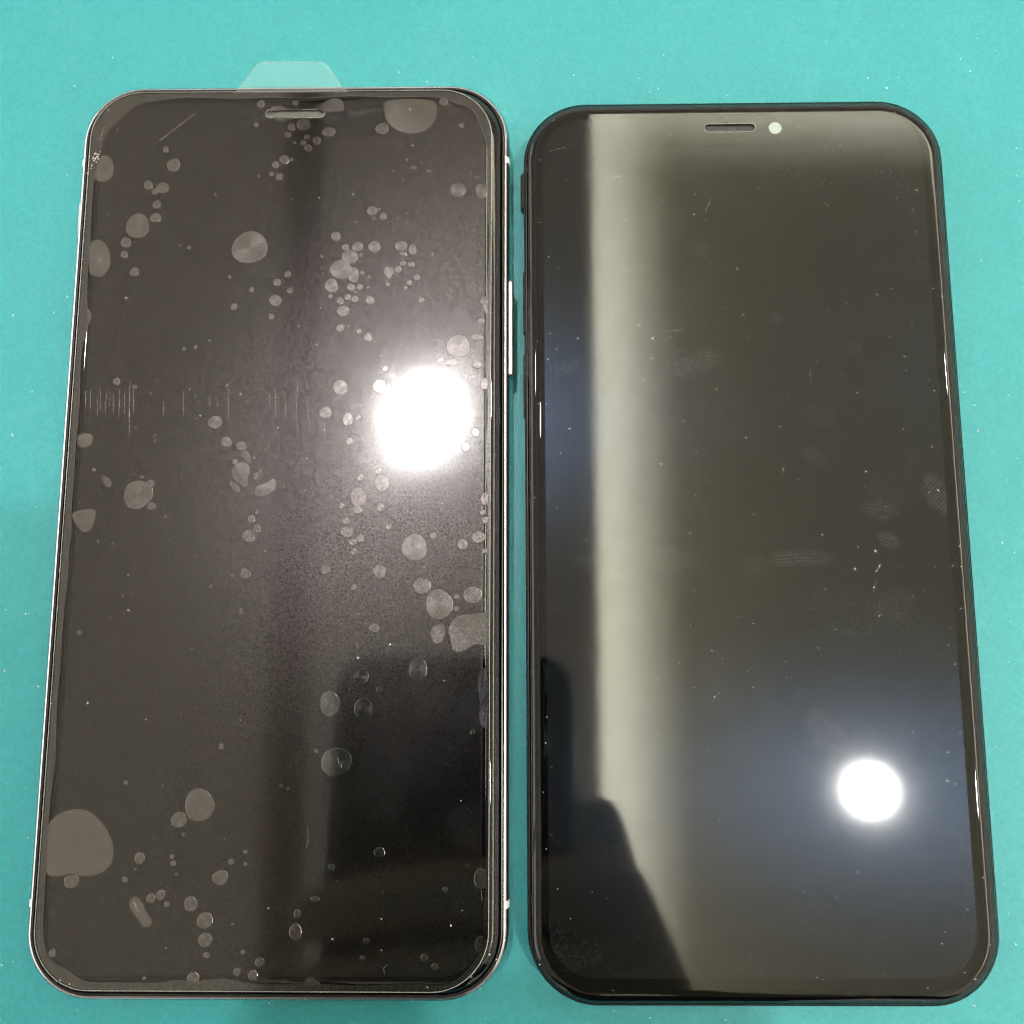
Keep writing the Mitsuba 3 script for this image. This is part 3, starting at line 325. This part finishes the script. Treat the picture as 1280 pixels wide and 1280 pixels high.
def strip(key, x0, x1, y0, y1, power, label):
    base = put(key + '__channel', box(x0, x1, y0, y1, CEIL + 0.034, CEIL + 0.040), 'trim_bsdf')
    root = base.split('__')[0]
    v = np.array([[x0, y0, CEIL + 0.043], [x1, y0, CEIL + 0.043], [x1, y1, CEIL + 0.043], [x0, y1, CEIL + 0.043]])
    scene[root + '__diffuser'] = mikit.ply(trimesh.Trimesh(v, [[0, 1, 2], [0, 2, 3]], process=False), 'trim_bsdf',
        emitter={'type': 'area', 'radiance': rgb(power, power * 0.99, power * 0.94)})
    labels[root] = {'label': label, 'category': 'light strip'}
strip('light_strip', 0.02, 0.08, -1.8, EDGE_Y - 0.05, COVE_SIDE, 'light strip on the ledge along the left side of the ceiling tray')
strip('light_strip_001', 0.2, X1 - 0.4, EDGE_Y + 0.07, EDGE_Y + 0.13, COVE_END, 'light strip on the ledge along the far end of the ceiling tray')

struct('ceiling_board', box(2.35, X1, Y0, EDGE_Y + 0.016, CEIL, CEIL + 0.03), 'soffit_bsdf')
struct('cove_lip', box(2.33, 2.346, Y0, EDGE_Y - 0.004, CEIL, CEIL + 0.16), 'soffit_bsdf')
strip('light_strip_002', 2.42, 2.48, -1.8, EDGE_Y - 0.05, COVE_RIGHT, 'light strip on the ledge along the right side of the ceiling tray')

def downlight(key, x, y, z, power, tint, label, r=0.055):
    n = 48
    t = np.arange(n) * 2 * np.pi / n
    ring = trimesh.creation.revolve([[r - 0.001, -0.012], [0.066, -0.012], [0.080, -0.004], [0.080, 0.0]], sections=n)
    ring.apply_translation([x, y, z])
    scene[key + '__trim'] = mikit.ply(ring, 'trim_bsdf', 30)
    v = np.vstack([np.column_stack([x + r * np.cos(t), y + r * np.sin(t), np.full(n, z - 0.010)]), [[x, y, z - 0.010]]])
    f = np.column_stack([(np.arange(n) + 1) % n, np.arange(n), np.full(n, n)])
    scene[key + '__diffuser'] = mikit.ply(trimesh.Trimesh(v, f, process=False), 'trim_bsdf',
        emitter={'type': 'area', 'radiance': rgb(*(power * c for c in tint))})
    labels[key] = {'label': label, 'category': 'ceiling lamp', 'group': 'round ceiling downlights'}
downlight('downlight', 0.832, -0.275, TRAY, LAMP_TRAY, (1.0, 0.98, 0.93), 'round white downlight set into the raised ceiling tray', 0.045)
downlight('downlight_001', -0.2225, 0.548, CEIL, LAMP_SOFFIT, (1.0, 0.97, 0.95), 'round white downlight set into the lower ceiling board', 0.034)

downlight('downlight_002', 1.5, 0.83, TRAY, LAMP_OUTER, (1.0, 0.98, 0.93), 'round white downlight in the raised ceiling near the far right')
downlight('downlight_003', 1.5, -0.30, TRAY, LAMP_OUTER, (1.0, 0.98, 0.93), 'round white downlight in the raised ceiling, rightmost beside the first')
downlight('downlight_004', -1.5, 0.80, CEIL, LAMP_OUTER, (1.0, 0.97, 0.95), 'round white downlight in the outer left ceiling board')

def fill_panel(key, x, y0, y1, z0, z1, power, label):
    """An added, unseen glowing panel that fills light on the ceiling, framed by bars."""
    s = 1 if x < 0 else -1
    v = np.array([[x + s * 0.02, y0, z0], [x + s * 0.02, y1, z0], [x + s * 0.02, y1, z1], [x + s * 0.02, y0, z1]])
    scene[key + '__glow_face'] = mikit.ply(trimesh.Trimesh(v, [[0, 1, 2], [0, 2, 3]] if s > 0 else [[0, 2, 1], [0, 3, 2]], process=False), 'trim_bsdf',
        emitter={'type': 'area', 'radiance': rgb(power, power * 0.97, power * 0.93)})
    for k in range(4):
        y = y0 + (y1 - y0) * k / 3
        put(key + '__bar', box(min(x + s * 0.025, x + s * 0.055), max(x + s * 0.025, x + s * 0.055), y - 0.025, y + 0.025, z0, z1), 'trim_bsdf')
    labels[key] = {'label': label, 'category': 'window'}
fill_panel('fill_panel', X0, -1.7, 2.3, -0.62, 1.2, FILL_LEFT, 'added glowing fill panel low on the left wall')

# ------------------------------------------------------------------ table and mat
for k, m in (('top', rbox(1.5, 0.95, 0.03, 0.004, (0.1, 0.12, -0.0205))), ):
    put('table__' + k, m, 'table_bsdf', 30)
for sx in (-0.58, 0.78):
    for sy in (-0.28, 0.52):
        put('table__leg', rbox(0.05, 0.05, -0.036 - FLOOR, 0.004, (sx, sy, (-0.036 + FLOOR) / 2)), 'table_bsdf', 30)
labels['table'] = {'label': 'plain work table under the teal mat', 'category': 'table'}
mat = loft(900, 640, 14, [(0.0, -4.4), (0.0, -0.9), (0.3, -0.25), (0.9, 0.0)], cap_bottom=True, cap_top=True, cy=120)
mat.apply_scale(MM)
put('work_mat', mat, 'mat_bsdf', 40)
labels['work_mat'] = {'label': 'teal green work mat lying under both smartphones', 'category': 'mat'}

# ------------------------------------------------------------------ phones
def outline(w, h, r, cx=0.0, cy=0.0, seg=20):
    return Polygon(rrect(w, h, r, seg, cx, cy))

def capsule(x0, x1, y, r, seg=12):
    return Polygon(rrect(x1 - x0 + 2 * r, 2 * r, r - 1e-4, seg, (x0 + x1) / 2, y))

def dust_mesh(spots, z, seed, k=1.0):
    """Tiny uneven flakes lying on a surface."""
    rng = np.random.default_rng(seed)
    ms = []
    for x, y, r in spots:
        m = trimesh.creation.icosphere(subdivisions=1, radius=1.0)
        m.vertices *= rng.uniform(0.7, 1.3, (len(m.vertices), 1))
        e = rng.uniform(0.6, 1.5)
        m.vertices *= [r * k * e, r * k / e, r * k * 0.45]
        a = rng.uniform(0, np.pi)
        c, s = np.cos(a), np.sin(a)
        m.vertices = m.vertices @ np.array([[c, s, 0], [-s, c, 0], [0, 0, 1]])
        m.apply_translation([x, y, z + r * k * 0.3])
        ms.append(m)
    return join(ms)

def random_dust(n, x0, x1, y0, y1, seed, lo, hi):
    rng = np.random.default_rng(seed)
    return [(rng.uniform(x0, x1), rng.uniform(y0, y1), lo + (hi - lo) * rng.random() ** 4) for _ in range(n)]

def edge_profile(i0, i1, z0, z1, n=14):
    """The rounded rim of a cover glass: upright at inset i0, level at inset i1."""
    t = np.linspace(0, np.pi / 2, n)
    return [(i0, z0 - 0.3)] + [(i0 + (i1 - i0) * (1 - np.cos(a)) ** 0.9, z0 + (z1 - z0) * np.sin(a)) for a in t]

def phone(key, w, h, r, at, frame, rings, gasket, glass, border, face, panel, zt, flat_in, disp, notch, slot, cam, cam_bsdf, label, ring_label):
    """rings: profile of the frame; glass: profile of the curved glass edge up to its flat top at inset flat_in and height zt."""
    put(key + '__frame', loft(w, h, r, rings, cap_bottom=True), frame, 50, at, label=ring_label)
    put(key + '__gasket', loft(w, h, r, gasket), 'gasket_bsdf', 40, at)
    put(key + '__glass_border', None or loft(w, h, r, glass), border, 60, at)
    top = outline(w - 2 * flat_in, h - 2 * flat_in, max(r - flat_in, 0.2))
    x0, x1, y0, y1, dr = disp
    dis = outline(x1 - x0, y1 - y0, dr, (x0 + x1) / 2, (y0 + y1) / 2)
    nx0, nx1, ny = notch
    cut = Polygon(rrect(nx1 - nx0, 2 * (y1 - ny), 3.2, 10, (nx0 + nx1) / 2, y1))
    dis = dis.difference(cut).buffer(-0.5).buffer(0.5)
    hole = capsule(*slot)
    camp = Point(cam[0], cam[1]).buffer(cam[2], 24)
    put(key + '__glass_border__face', flat(top.difference(dis).difference(hole).difference(camp), zt), face, False, at)
    turn = math.radians(52) if key == 'smartphone' else 0.0
    m = flat(dis, zt - 0.004)
    put(key + '__display', m, panel, False, at, uv=np.asarray(m.vertices)[:, :2] @ np.array([[math.cos(turn), -math.sin(turn)], [math.sin(turn), math.cos(turn)]]) * 0.01)
    # ear speaker: a real slot with a mesh floor and a thin bright lip
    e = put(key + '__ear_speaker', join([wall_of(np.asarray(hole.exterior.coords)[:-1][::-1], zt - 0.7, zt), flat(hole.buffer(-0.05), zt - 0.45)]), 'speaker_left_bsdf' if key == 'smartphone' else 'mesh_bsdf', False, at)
    put(e + '__rim', tube(np.column_stack([np.asarray(hole.exterior.coords), np.full(len(hole.exterior.coords), zt)]), 0.045), 'film_edge_bsdf', True, at)
    put(key + '__front_camera', flat(camp, zt - 0.05), cam_bsdf, False, at)

LEFT = place(-0.0382765, 0.02558531, -0.0015)
RIGHT_AT = place(0.03393233, 0.02355744, 0.0015)
LW, LH, RW, RH = 70.9, 144.0, 68.53, 140.94

phone('smartphone', LW, LH, 9.9, LEFT, 'steel_bsdf',
      [(2.4, 0.0), (1.2, 0.25), (0.45, 0.95), (0.08, 2.2), (0.0, 3.2), (0.0, 5.0), (0.06, 5.9), (0.25, 6.55), (0.50, 6.85), (0.75, 6.92), (0.88, 6.8), (0.92, 6.3)],
      [(0.9, 6.5), (0.95, 7.0), (1.12, 7.03), (1.2, 6.7)],
      edge_profile(1.18, 3.9, 6.5, 8.0), 'border_bsdf', 'border_left_bsdf', 'panel_left_bsdf', 8.0, 3.9,
      (-31.2, 31.2, -67.2, 67.4, 7.0), (-17.2, 17.2, 61.9), (-4.0, 4.3, 66.15, 0.72), (8.0, 65.65, 1.05), 'lens_bsdf', None, 'polished silver steel frame')
labels['smartphone'] = {'label': 'smartphone with a polished silver frame, its screen under a bubbly film', 'category': 'smartphone'}
put('smartphone__side_button', rbox(1.1, 16.2, 2.6, 0.5, (LW / 2 + 0.1, 30.1, 4.4)), 'steel_bsdf', 40, LEFT)
for y, hgt in ((49.3, 6.0), (34.0, 10.5), (20.5, 10.5)):
    put('smartphone__' + ('mute_switch' if hgt < 8 else 'volume_button'), rbox(1.1, hgt, 2.4, 0.5, (-LW / 2 + (0.0 if hgt < 8 else 0.15), y, 4.4)), 'steel_bsdf', 40, LEFT)
prof = [(0.35, 0.95), (-0.02, 2.2), (-0.08, 3.2), (-0.08, 5.0), (-0.02, 5.93), (0.19, 6.62), (0.46, 6.93), (0.75, 7.0)]
for s, y in ((1, 58.4), (1, -58.4), (-1, 58.4), (-1, -58.4)):
    v, f = [], []
    for i, z in prof:
        for d in (-0.55, 0.55):
            v.append([s * (LW / 2 - i), y + d, z])
    for k in range(len(prof) - 1):
        a = 2 * k
        f += [[a, a + 1, a + 3], [a, a + 3, a + 2]]
    put('smartphone__antenna_band', trimesh.Trimesh(v, f, process=False), 'antenna_bsdf', True, LEFT)

phone('smartphone_001', RW, RH, 10.3, RIGHT_AT, 'black_metal_bsdf',
      [(2.2, 0.0), (1.1, 0.25), (0.4, 0.95), (0.06, 2.2), (0.0, 3.2), (0.0, 5.2), (0.04, 6.0), (0.12, 6.3), (0.24, 6.4), (0.32, 6.2)],
      [(0.30, 6.0), (0.33, 6.45), (0.45, 6.47), (0.5, 6.1)],
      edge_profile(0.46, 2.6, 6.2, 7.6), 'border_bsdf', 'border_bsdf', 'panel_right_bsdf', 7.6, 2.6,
      (-31.1, 30.5, -66.3, 66.9, 6.6), (-15.6, 16.3, 61.75), (-3.95, 3.0, 65.2, 0.72), (6.93, 65.1, 1.05), 'sticker_bsdf', None, 'glossy black frame')
labels['smartphone_001'] = {'label': 'smartphone with a bare glossy screen and a thin black frame', 'category': 'smartphone'}
labels['smartphone_001__front_camera'] = {'label': 'pale round front camera opening'}
put('smartphone_001__mute_switch', rbox(1.2, 6.4, 2.4, 0.5, (-RW / 2 + 0.08, 55.6, 4.4)), 'black_metal_bsdf', 40, RIGHT_AT)
for y in (36.5, 22.5):
    put('smartphone_001__volume_button', rbox(0.9, 10.5, 2.4, 0.4, (-RW / 2 + 0.25, y, 4.4)), 'black_metal_bsdf', 40, RIGHT_AT)
put('smartphone_001__side_button', rbox(0.9, 16.0, 2.4, 0.4, (RW / 2 - 0.25, 30.0, 4.4)), 'black_metal_bsdf', 40, RIGHT_AT)

# ------------------------------------------------------------------ film with bubbles on the left phone
ZF = 8.30
film = outline(66.0, 140.1, 8.3, -0.45, -0.05)
put('screen_film', flat(film, ZF), 'film_bsdf', False, LEFT)
labels['screen_film'] = {'label': 'clear protective film full of air bubbles stuck on the silver framed phone', 'category': 'screen film'}
ring = np.asarray(film.exterior.coords)[:-1]
rng = np.random.default_rng(5)
put('screen_film__edge', tube(np.column_stack([np.vstack([ring, ring[:1]]), np.full(len(ring) + 1, ZF)]), 0.055), 'film_edge_bsdf', True, LEFT)
tab_base = 69.78
tab = Polygon([(-10.4, tab_base), (-9.4, 70.4), (-7.0, 74.1), (-6.4, 74.9), (-5.4, 75.25), (4.2, 75.15), (5.0, 74.8), (5.7, 74.0), (8.0, 70.6), (8.8, tab_base)])
lift = lambda m: (m.vertices.__setitem__((slice(None), 2), ZF + 0.004 + 0.10 * ((m.vertices[:, 1] - tab_base) / 5.5) ** 2), m)[1]
put('screen_film__tab', lift(flat(tab, ZF)), 'frosted_bsdf', False, LEFT, label='frosted pull tab sticking out beyond the top edge')
tr = np.asarray(tab.exterior.coords)[1:-1]
put('screen_film__tab__edge', tube(np.column_stack([tr, ZF + 0.01 + 0.10 * ((tr[:, 1] - tab_base) / 5.5) ** 2]), 0.05), 'film_edge_bsdf', True, LEFT)

# strip along the rim where the film does not touch the curved glass
o = np.asarray(film.exterior.segmentize(1.2).coords)[:-1]
c = np.array([film.centroid.x, film.centroid.y])
nrm = np.roll(o, -1, 0) - np.roll(o, 1, 0)
nrm = np.column_stack([-nrm[:, 1], nrm[:, 0]]) / np.linalg.norm(nrm, axis=1, keepdims=True)
ang = np.arange(len(o))
depth = 0.95 + 0.18 * np.sin(ang * 0.43) * np.sin(ang * 0.117 + 1)
def bump_at(x, y, amp, wid):
    return amp * np.exp(-(((o[:, 0] - x) ** 2 + (o[:, 1] - y) ** 2) / wid ** 2))
for q in ((-30.5, 65.5, 2.1, 5.5), (-28.0, 67.5, 1.0, 2.6), (-32.8, 30.0, 0.6, 2.5), (-28.5, -66.8, 1.3, 3.0), (-12.0, -70.0, 0.55, 2.6), (-6.0, -70.0, 0.5, 3.0), (27.0, 68.5, 0.9, 3.5), (31.0, 64.0, 0.8, 3.0), (-32.8, -3.0, 0.4, 3.0), (32.7, 48, -0.5, 20), (32.7, 0, -0.5, 40), (32.7, -40, -0.5, 30)):
    depth = depth + bump_at(*q)
inner = o + nrm * np.maximum(depth + 0.15, 0.2)[:, None]
def ring_mesh(a, b, za, zb):
    n = len(a)
    i = np.arange(n)
    j = (i + 1) % n
    return trimesh.Trimesh(np.vstack([np.column_stack([a, np.full(n, za)]), np.column_stack([b, np.full(n, zb)])]), np.vstack([np.column_stack([i, j, n + j]), np.column_stack([i, n + j, n + i])]), process=False)
mid = o + nrm * np.maximum(depth + 0.03, 0.1)[:, None]
put('screen_film__lifted_rim', join([ring_mesh(o + nrm * 0.03, mid, 8.045, 8.045), ring_mesh(mid, inner, 8.045, 8.036)]), 'lifted_bsdf', False, LEFT, label='paler strip where the film stands off the glass')

def bubble_mesh(pts, rim, top):
    p = np.asarray(pts, float)
    n = len(p)
    c = p.mean(0)
    d = p - c
    q = c + d * np.maximum(1 - rim / np.maximum(np.linalg.norm(d, axis=1, keepdims=True), 1e-6), 0.3)
    i = np.arange(n)
    j = (i + 1) % n
    v = np.vstack([np.column_stack([p, np.full(n, 8.006)]), np.column_stack([q, np.full(n, top)]), [[c[0], c[1], top]]])
    f = np.vstack([np.column_stack([i, j, n + j]), np.column_stack([i, n + j, n + i]), np.column_stack([n + i, n + j, np.full(n, 2 * n)])])
    return trimesh.Trimesh(v, f, process=False)

def smooth_loop(pts, rounds=2):
    p = np.asarray(pts, float)
    for _ in range(rounds):
        q = np.roll(p, -1, 0)
        p = np.stack([0.75 * p + 0.25 * q, 0.25 * p + 0.75 * q], 1).reshape(-1, 2)
    return p

inside = film.buffer(-0.06)
tiny = []
rng = np.random.default_rng(11)
for x, y, rx, ry in BUBBLES:
    big = max(rx, ry) > 0.58
    n = 28 if big else 14
    t = np.arange(n) * 2 * np.pi / n
    k = 1 + 0.035 * np.sin(2 * t + rng.uniform(0, 6)) + 0.025 * np.sin(3 * t + rng.uniform(0, 6))
    pg = Polygon(np.column_stack([x + rx * k * np.cos(t), y + ry * k * np.sin(t)])).intersection(inside)
    if pg.is_empty or pg.geom_type != 'Polygon':
        continue
    m = bubble_mesh(np.asarray(pg.exterior.coords)[:-1], 0.07 if big else 0.05, 8.042 + rng.uniform(-0.006, 0.006))
    if big:
        put('screen_film__bubble', m, 'gap_bsdf', False, LEFT)
    else:
        tiny.append(m)
for b in BLOBS:
    pg = Polygon(smooth_loop(b)).buffer(0).intersection(inside)
    if pg.geom_type == 'Polygon' and not pg.is_empty:
        e = np.asarray(pg.exterior.segmentize(0.5).coords)[:-1]
        up = flat(pg.buffer(-0.03), 8.042)
        lo = np.asarray(pg.exterior.coords)[:-1]
        hi = np.asarray(pg.buffer(-0.07).exterior.coords)[:-1]
        put('screen_film__bubble', up, 'gap_bsdf', False, LEFT)
k = put('screen_film__small_bubble', join(tiny), 'gap_bsdf', False, LEFT)
labels[k] = {'kind': 'stuff'}

# scratches in the film, dust and lint
def line_mesh(lines, z, r):
    out = []
    for l in lines:
        p = np.asarray(l, float)
        t = np.linspace(0, 1, max(2, int(np.linalg.norm(np.diff(p, axis=0), axis=1).sum() / 0.25)))
        s = np.concatenate([[0], np.cumsum(np.linalg.norm(np.diff(p, axis=0), axis=1))])
        q = np.column_stack([np.interp(t * s[-1], s, p[:, 0]), np.interp(t * s[-1], s, p[:, 1])])
        e = np.minimum(t, 1 - t) * 4
        out.append(tube(np.column_stack([q, np.full(len(q), z)]), r * np.clip(0.25 + e, 0, 1), 5))
    return join(out)
k = put('screen_film__scratch', line_mesh(LINES_LEFT, ZF + 0.005, 0.015), 'scratch_bsdf', True, LEFT)
labels[k] = {'kind': 'stuff'}
k = put('dust', dust_mesh(DUST_LEFT, ZF + 0.01, 1, 0.8) , 'dust_bsdf', False, LEFT)
labels[k] = {'label': 'dust specks on the film of the left phone', 'category': 'dust', 'kind': 'stuff'}
k = put('dust', dust_mesh(DUST_RIGHT, 7.61, 2, 0.7), 'dust_bsdf', False, RIGHT_AT)
labels[k] = {'label': 'white dust specks on the bare black screen', 'category': 'dust', 'kind': 'stuff'}
k = put('lint', line_mesh(LINES_RIGHT, 7.62, 0.015), 'dim_dust_bsdf', False, RIGHT_AT)
labels[k] = {'label': 'thin lint and hairs on the bare black screen', 'category': 'lint', 'kind': 'stuff'}
k = put('dust', join([dust_mesh(random_dust(420, -32, 32, -69, 69, 7, 0.018, 0.06), ZF + 0.01, 3)]), 'dim_dust_bsdf', False, LEFT)
labels[k] = {'label': 'fine grey dust over the film of the left phone', 'category': 'dust', 'kind': 'stuff'}
k = put('dust', join([dust_mesh(random_dust(260, -33, 33, -69, 69, 8, 0.018, 0.06), 7.61, 4)]), 'dim_dust_bsdf', False, RIGHT_AT)
labels[k] = {'label': 'fine grey dust over the bare black screen', 'category': 'dust', 'kind': 'stuff'}
k = put('dust', dust_mesh(DUST_MAT + random_dust(110, -110, 110, -70, 130, 9, 0.03, 0.12), 0.02, 5, 1.0), 'dust_bsdf', False, T().scale([MM, MM, MM]))
labels[k] = {'label': 'white dust specks scattered on the teal mat', 'category': 'dust', 'kind': 'stuff'}

# ------------------------------------------------------------------ the photographer's phone, seen mirrored in both screens
M = np.eye(4)
M[:3, 0], M[:3, 1], M[:3, 2], M[:3, 3] = RIGHT * MM, UP * MM, -VIEW * MM, EYE      # local z runs away from the table
HELD = T(M.tolist())
HW, HH, HX, HY = 74.3, 150.0, -22.85, -67.0
def held(name, mesh, bsdf, smooth=40):
    return put('smartphone_002__' + name, mesh, bsdf, smooth, HELD)
held('frame', loft(HW, HH, 10.5, [(1.4, 5.0), (0.7, 5.15), (0.2, 5.7), (0.0, 6.6), (0.0, 10.4), (0.2, 11.3), (0.7, 11.85), (1.4, 12.0)], cx=HX, cy=HY), 'steel_bsdf')
held('back_glass', loft(HW, HH, 10.5, [(1.4, 5.1), (1.7, 5.0), (2.2, 4.96)], cap_top=True, cx=HX, cy=HY), 'dark_glass_bsdf', 40)
held('screen', loft(HW, HH, 10.5, [(1.4, 11.9), (2.0, 12.1)], cap_top=True, cx=HX, cy=HY), 'border_bsdf', 40)
held('camera_bump', loft(34, 36, 8, [(0.0, 4.9), (0.0, 3.9), (0.4, 3.6)], cap_top=True, cx=-6.0, cy=-12.0), 'dark_glass_bsdf', 40)
for x, y in ((0.0, 0.0), (0.0, -19.0), (-14.5, -9.5)):
    c = trimesh.creation.revolve([[6.6, 3.7], [6.6, 2.6], [5.6, 2.4], [5.2, 2.9]], sections=40)
    c.apply_translation([x, y, 0])
    k = held('lens', c, 'steel_bsdf')
    g = trimesh.creation.revolve([[5.2, 2.95], [0.0, 2.95]], sections=40)
    g.apply_translation([x, y, 0])
    put(k + '__glass', g, 'lens_bsdf', False, HELD)
held('side_button', rbox(1.6, 19.0, 2.6, 0.6, (HX + HW / 2 + 0.4, -39.0, 8.2)), 'steel_bsdf')
labels['smartphone_002'] = {'label': 'dark smartphone with a steel frame held above the mat by a hand', 'category': 'smartphone'}

# ------------------------------------------------------------------ the photographer
def chain(points, radii, sph=14):
    parts = []
    for k in range(len(points) - 1):
        parts.append(m3.Manifold.batch_hull([m3.Manifold.sphere(radii[i], sph).translate([float(t) for t in points[i]]) for i in (k, k + 1)]))
    return parts

def hull(points, radii, sph=14):
    return m3.Manifold.batch_hull([m3.Manifold.sphere(r, sph).translate([float(t) for t in p]) for p, r in zip(points, radii)])

def soft(man, edge, rounds=10):
    m = to_tri(man.refine_to_length(edge))
    m.merge_vertices()
    trimesh.smoothing.filter_taubin(m, lamb=0.5, nu=0.53, iterations=rounds)
    return m

def loc(x, y, z):
    return EYE + (RIGHT * x + UP * (y - 4.0) - VIEW * z) * MM

hand = []
FINGERS = [   # knuckle, middle joint, last joint, tip: across the back of the phone, tips over its left edge
    ([(24, -58, -2), (-8, -56, -7), (-36, -58, -5), (-60, -63, -1), (-63, -64, 6)], (10.5, 9, 8.4, 7.4, 6.4)),
    ([(27, -79, -2), (-8, -77, -7), (-38, -79, -5), (-62, -84, -1), (-65, -85, 6)], (10.5, 9.2, 8.6, 7.6, 6.6)),
    ([(30, -98, -2), (-6, -98, -7), (-35, -100, -5), (-60, -104, -1), (-64, -105, 6)], (10.3, 9, 8.3, 7.4, 6.4)),
    ([(34, -117, -2), (2, -119, -6), (-22, -121, -5), (-44, -124, -3), (-52, -125, -1)], (9.4, 8, 7.3, 6.5, 5.8))]
for pts, rad in FINGERS:
    hand += chain([loc(*p) for p in pts], [r * MM for r in rad], 18)
hand.append(hull([loc(*p) for p in ((24, -58, -2), (30, -118, -2), (28, -72, 6), (36, -124, 8), (58, -156, 12))], [r * MM for r in (10.5, 10.5, 11, 14, 18)], 18))
hand += chain([loc(*p) for p in ((44, -122, 10), (33, -90, 11), (25, -62, 11), (20, -38, 10))], [r * MM for r in (14, 11.5, 10, 8)], 18)
wrist, elbow = loc(76, -190, 16), np.array([0.27, -0.40, 0.10])
sh = {1: np.array([0.19, -0.56, 0.36]), -1: np.array([-0.19, -0.56, 0.36])}
hand += chain([loc(58, -156, 12), wrist, elbow, sh[1]], [0.019, 0.027, 0.042, 0.055])
hl, el = np.array([-0.30, -0.23, 0.022]), np.array([-0.34, -0.47, 0.09])
hand += chain([hl + [0.01, -0.05, 0.01], el, sh[-1]], [0.026, 0.042, 0.055])
hand.append(hull([hl + [-0.035, 0.0, -0.006], hl + [0.035, 0.0, -0.006], hl + [0.0, -0.07, 0.008]], [0.011, 0.011, 0.022]))
for k, (dx, ln) in enumerate(((-0.034, 0.055), (-0.012, 0.07), (0.010, 0.075), (0.033, 0.066))):
    a = hl + [dx, 0.0, -0.006]
    hand += chain([a, a + [dx * 0.15, ln * 0.55, 0.005], a + [dx * 0.2, ln, -0.008]], [0.0095, 0.0085, 0.0072])
hand += chain([hl + [0.03, -0.055, 0.0], hl + [0.06, -0.02, -0.004], hl + [0.062, 0.012, -0.010]], [0.014, 0.010, 0.008])
neck, head = np.array([0.0, -0.53, 0.46]), np.array([0.0, -0.46, 0.60])
hips = np.array([0.0, -0.74, 0.12])
torso = [hull([sh[1], sh[-1], neck + [0, -0.03, -0.03], hips + [0.12, 0, 0.05], hips + [-0.12, 0, 0.05]], [0.06, 0.06, 0.055, 0.10, 0.10])]
skull = [hull([head + [0, -0.035, 0.035], head + [0, 0.0, 0.06], head + [0.0, 0.045, -0.055]], [0.085, 0.082, 0.045]), hull([neck, head + [0, -0.03, -0.03]], [0.052, 0.055])]
nose = hull([head + [0, 0.092, 0.0], head + [0, 0.102, -0.028]], [0.008, 0.013])
ears = [hull([head + [s * 0.083, -0.02, 0.0], head + [s * 0.085, -0.015, -0.035]], [0.014, 0.010]) for s in (-1, 1)]
legs = []
for s in (-1, 1):
    legs += chain([hips + [s * 0.09, 0, 0], np.array([s * 0.11, -0.70, -0.30]), np.array([s * 0.11, -0.76, -0.70])], [0.095, 0.06, 0.042])
    legs += chain([np.array([s * 0.11, -0.77, -0.72]), np.array([s * 0.12, -0.60, -0.735])], [0.038, 0.024])
body = m3.Manifold.batch_boolean(hand + torso + skull + [nose] + ears + legs, m3.OpType.Add)
put('person__body', soft(body, 0.006, 8), 'skin_bsdf', True)
shirt = m3.Manifold.batch_boolean(
    chain([wrist + (elbow - wrist) * 0.16, elbow, sh[1]], [0.034, 0.050, 0.064]) + chain([hl + (el - hl) * 0.4, el, sh[-1]], [0.036, 0.050, 0.064])
    + [hull([sh[1], sh[-1], neck + [0, -0.04, -0.05], hips + [0.12, 0, 0.03], hips + [-0.12, 0, 0.03]], [0.068, 0.068, 0.06, 0.11, 0.11])], m3.OpType.Add)
put('person__shirt', soft(shirt, 0.014, 8), 'shirt_bsdf', True)
trs = []
for s in (-1, 1):
    trs += chain([hips + [s * 0.09, 0, -0.01], np.array([s * 0.11, -0.70, -0.30]), np.array([s * 0.11, -0.76, -0.68])], [0.108, 0.075, 0.062])
put('person__trousers', soft(m3.Manifold.batch_boolean(trs, m3.OpType.Add), 0.016, 8), 'trousers_bsdf', True)
put('person__hair', soft(m3.Manifold.batch_boolean([hull([head + [0, -0.045, 0.04], head + [0, -0.01, 0.072], head + [0, -0.06, -0.01]], [0.09, 0.082, 0.075])], m3.OpType.Add), 0.01, 6), 'hair_bsdf', True)
for s in (-1, 1):
    put('person__eye', trimesh.creation.icosphere(3, 0.012).apply_translation(head + [s * 0.032, 0.072, 0.008]), 'trim_bsdf', True)
    put('person__shoe', soft(hull([np.array([s * 0.11, -0.79, -0.72]), np.array([s * 0.12, -0.59, -0.73])], [0.042, 0.031]), 0.012, 4), 'hair_bsdf', True)
labels['person'] = {'label': 'person in a dark shirt leaning over the table and holding a phone level', 'category': 'person'}
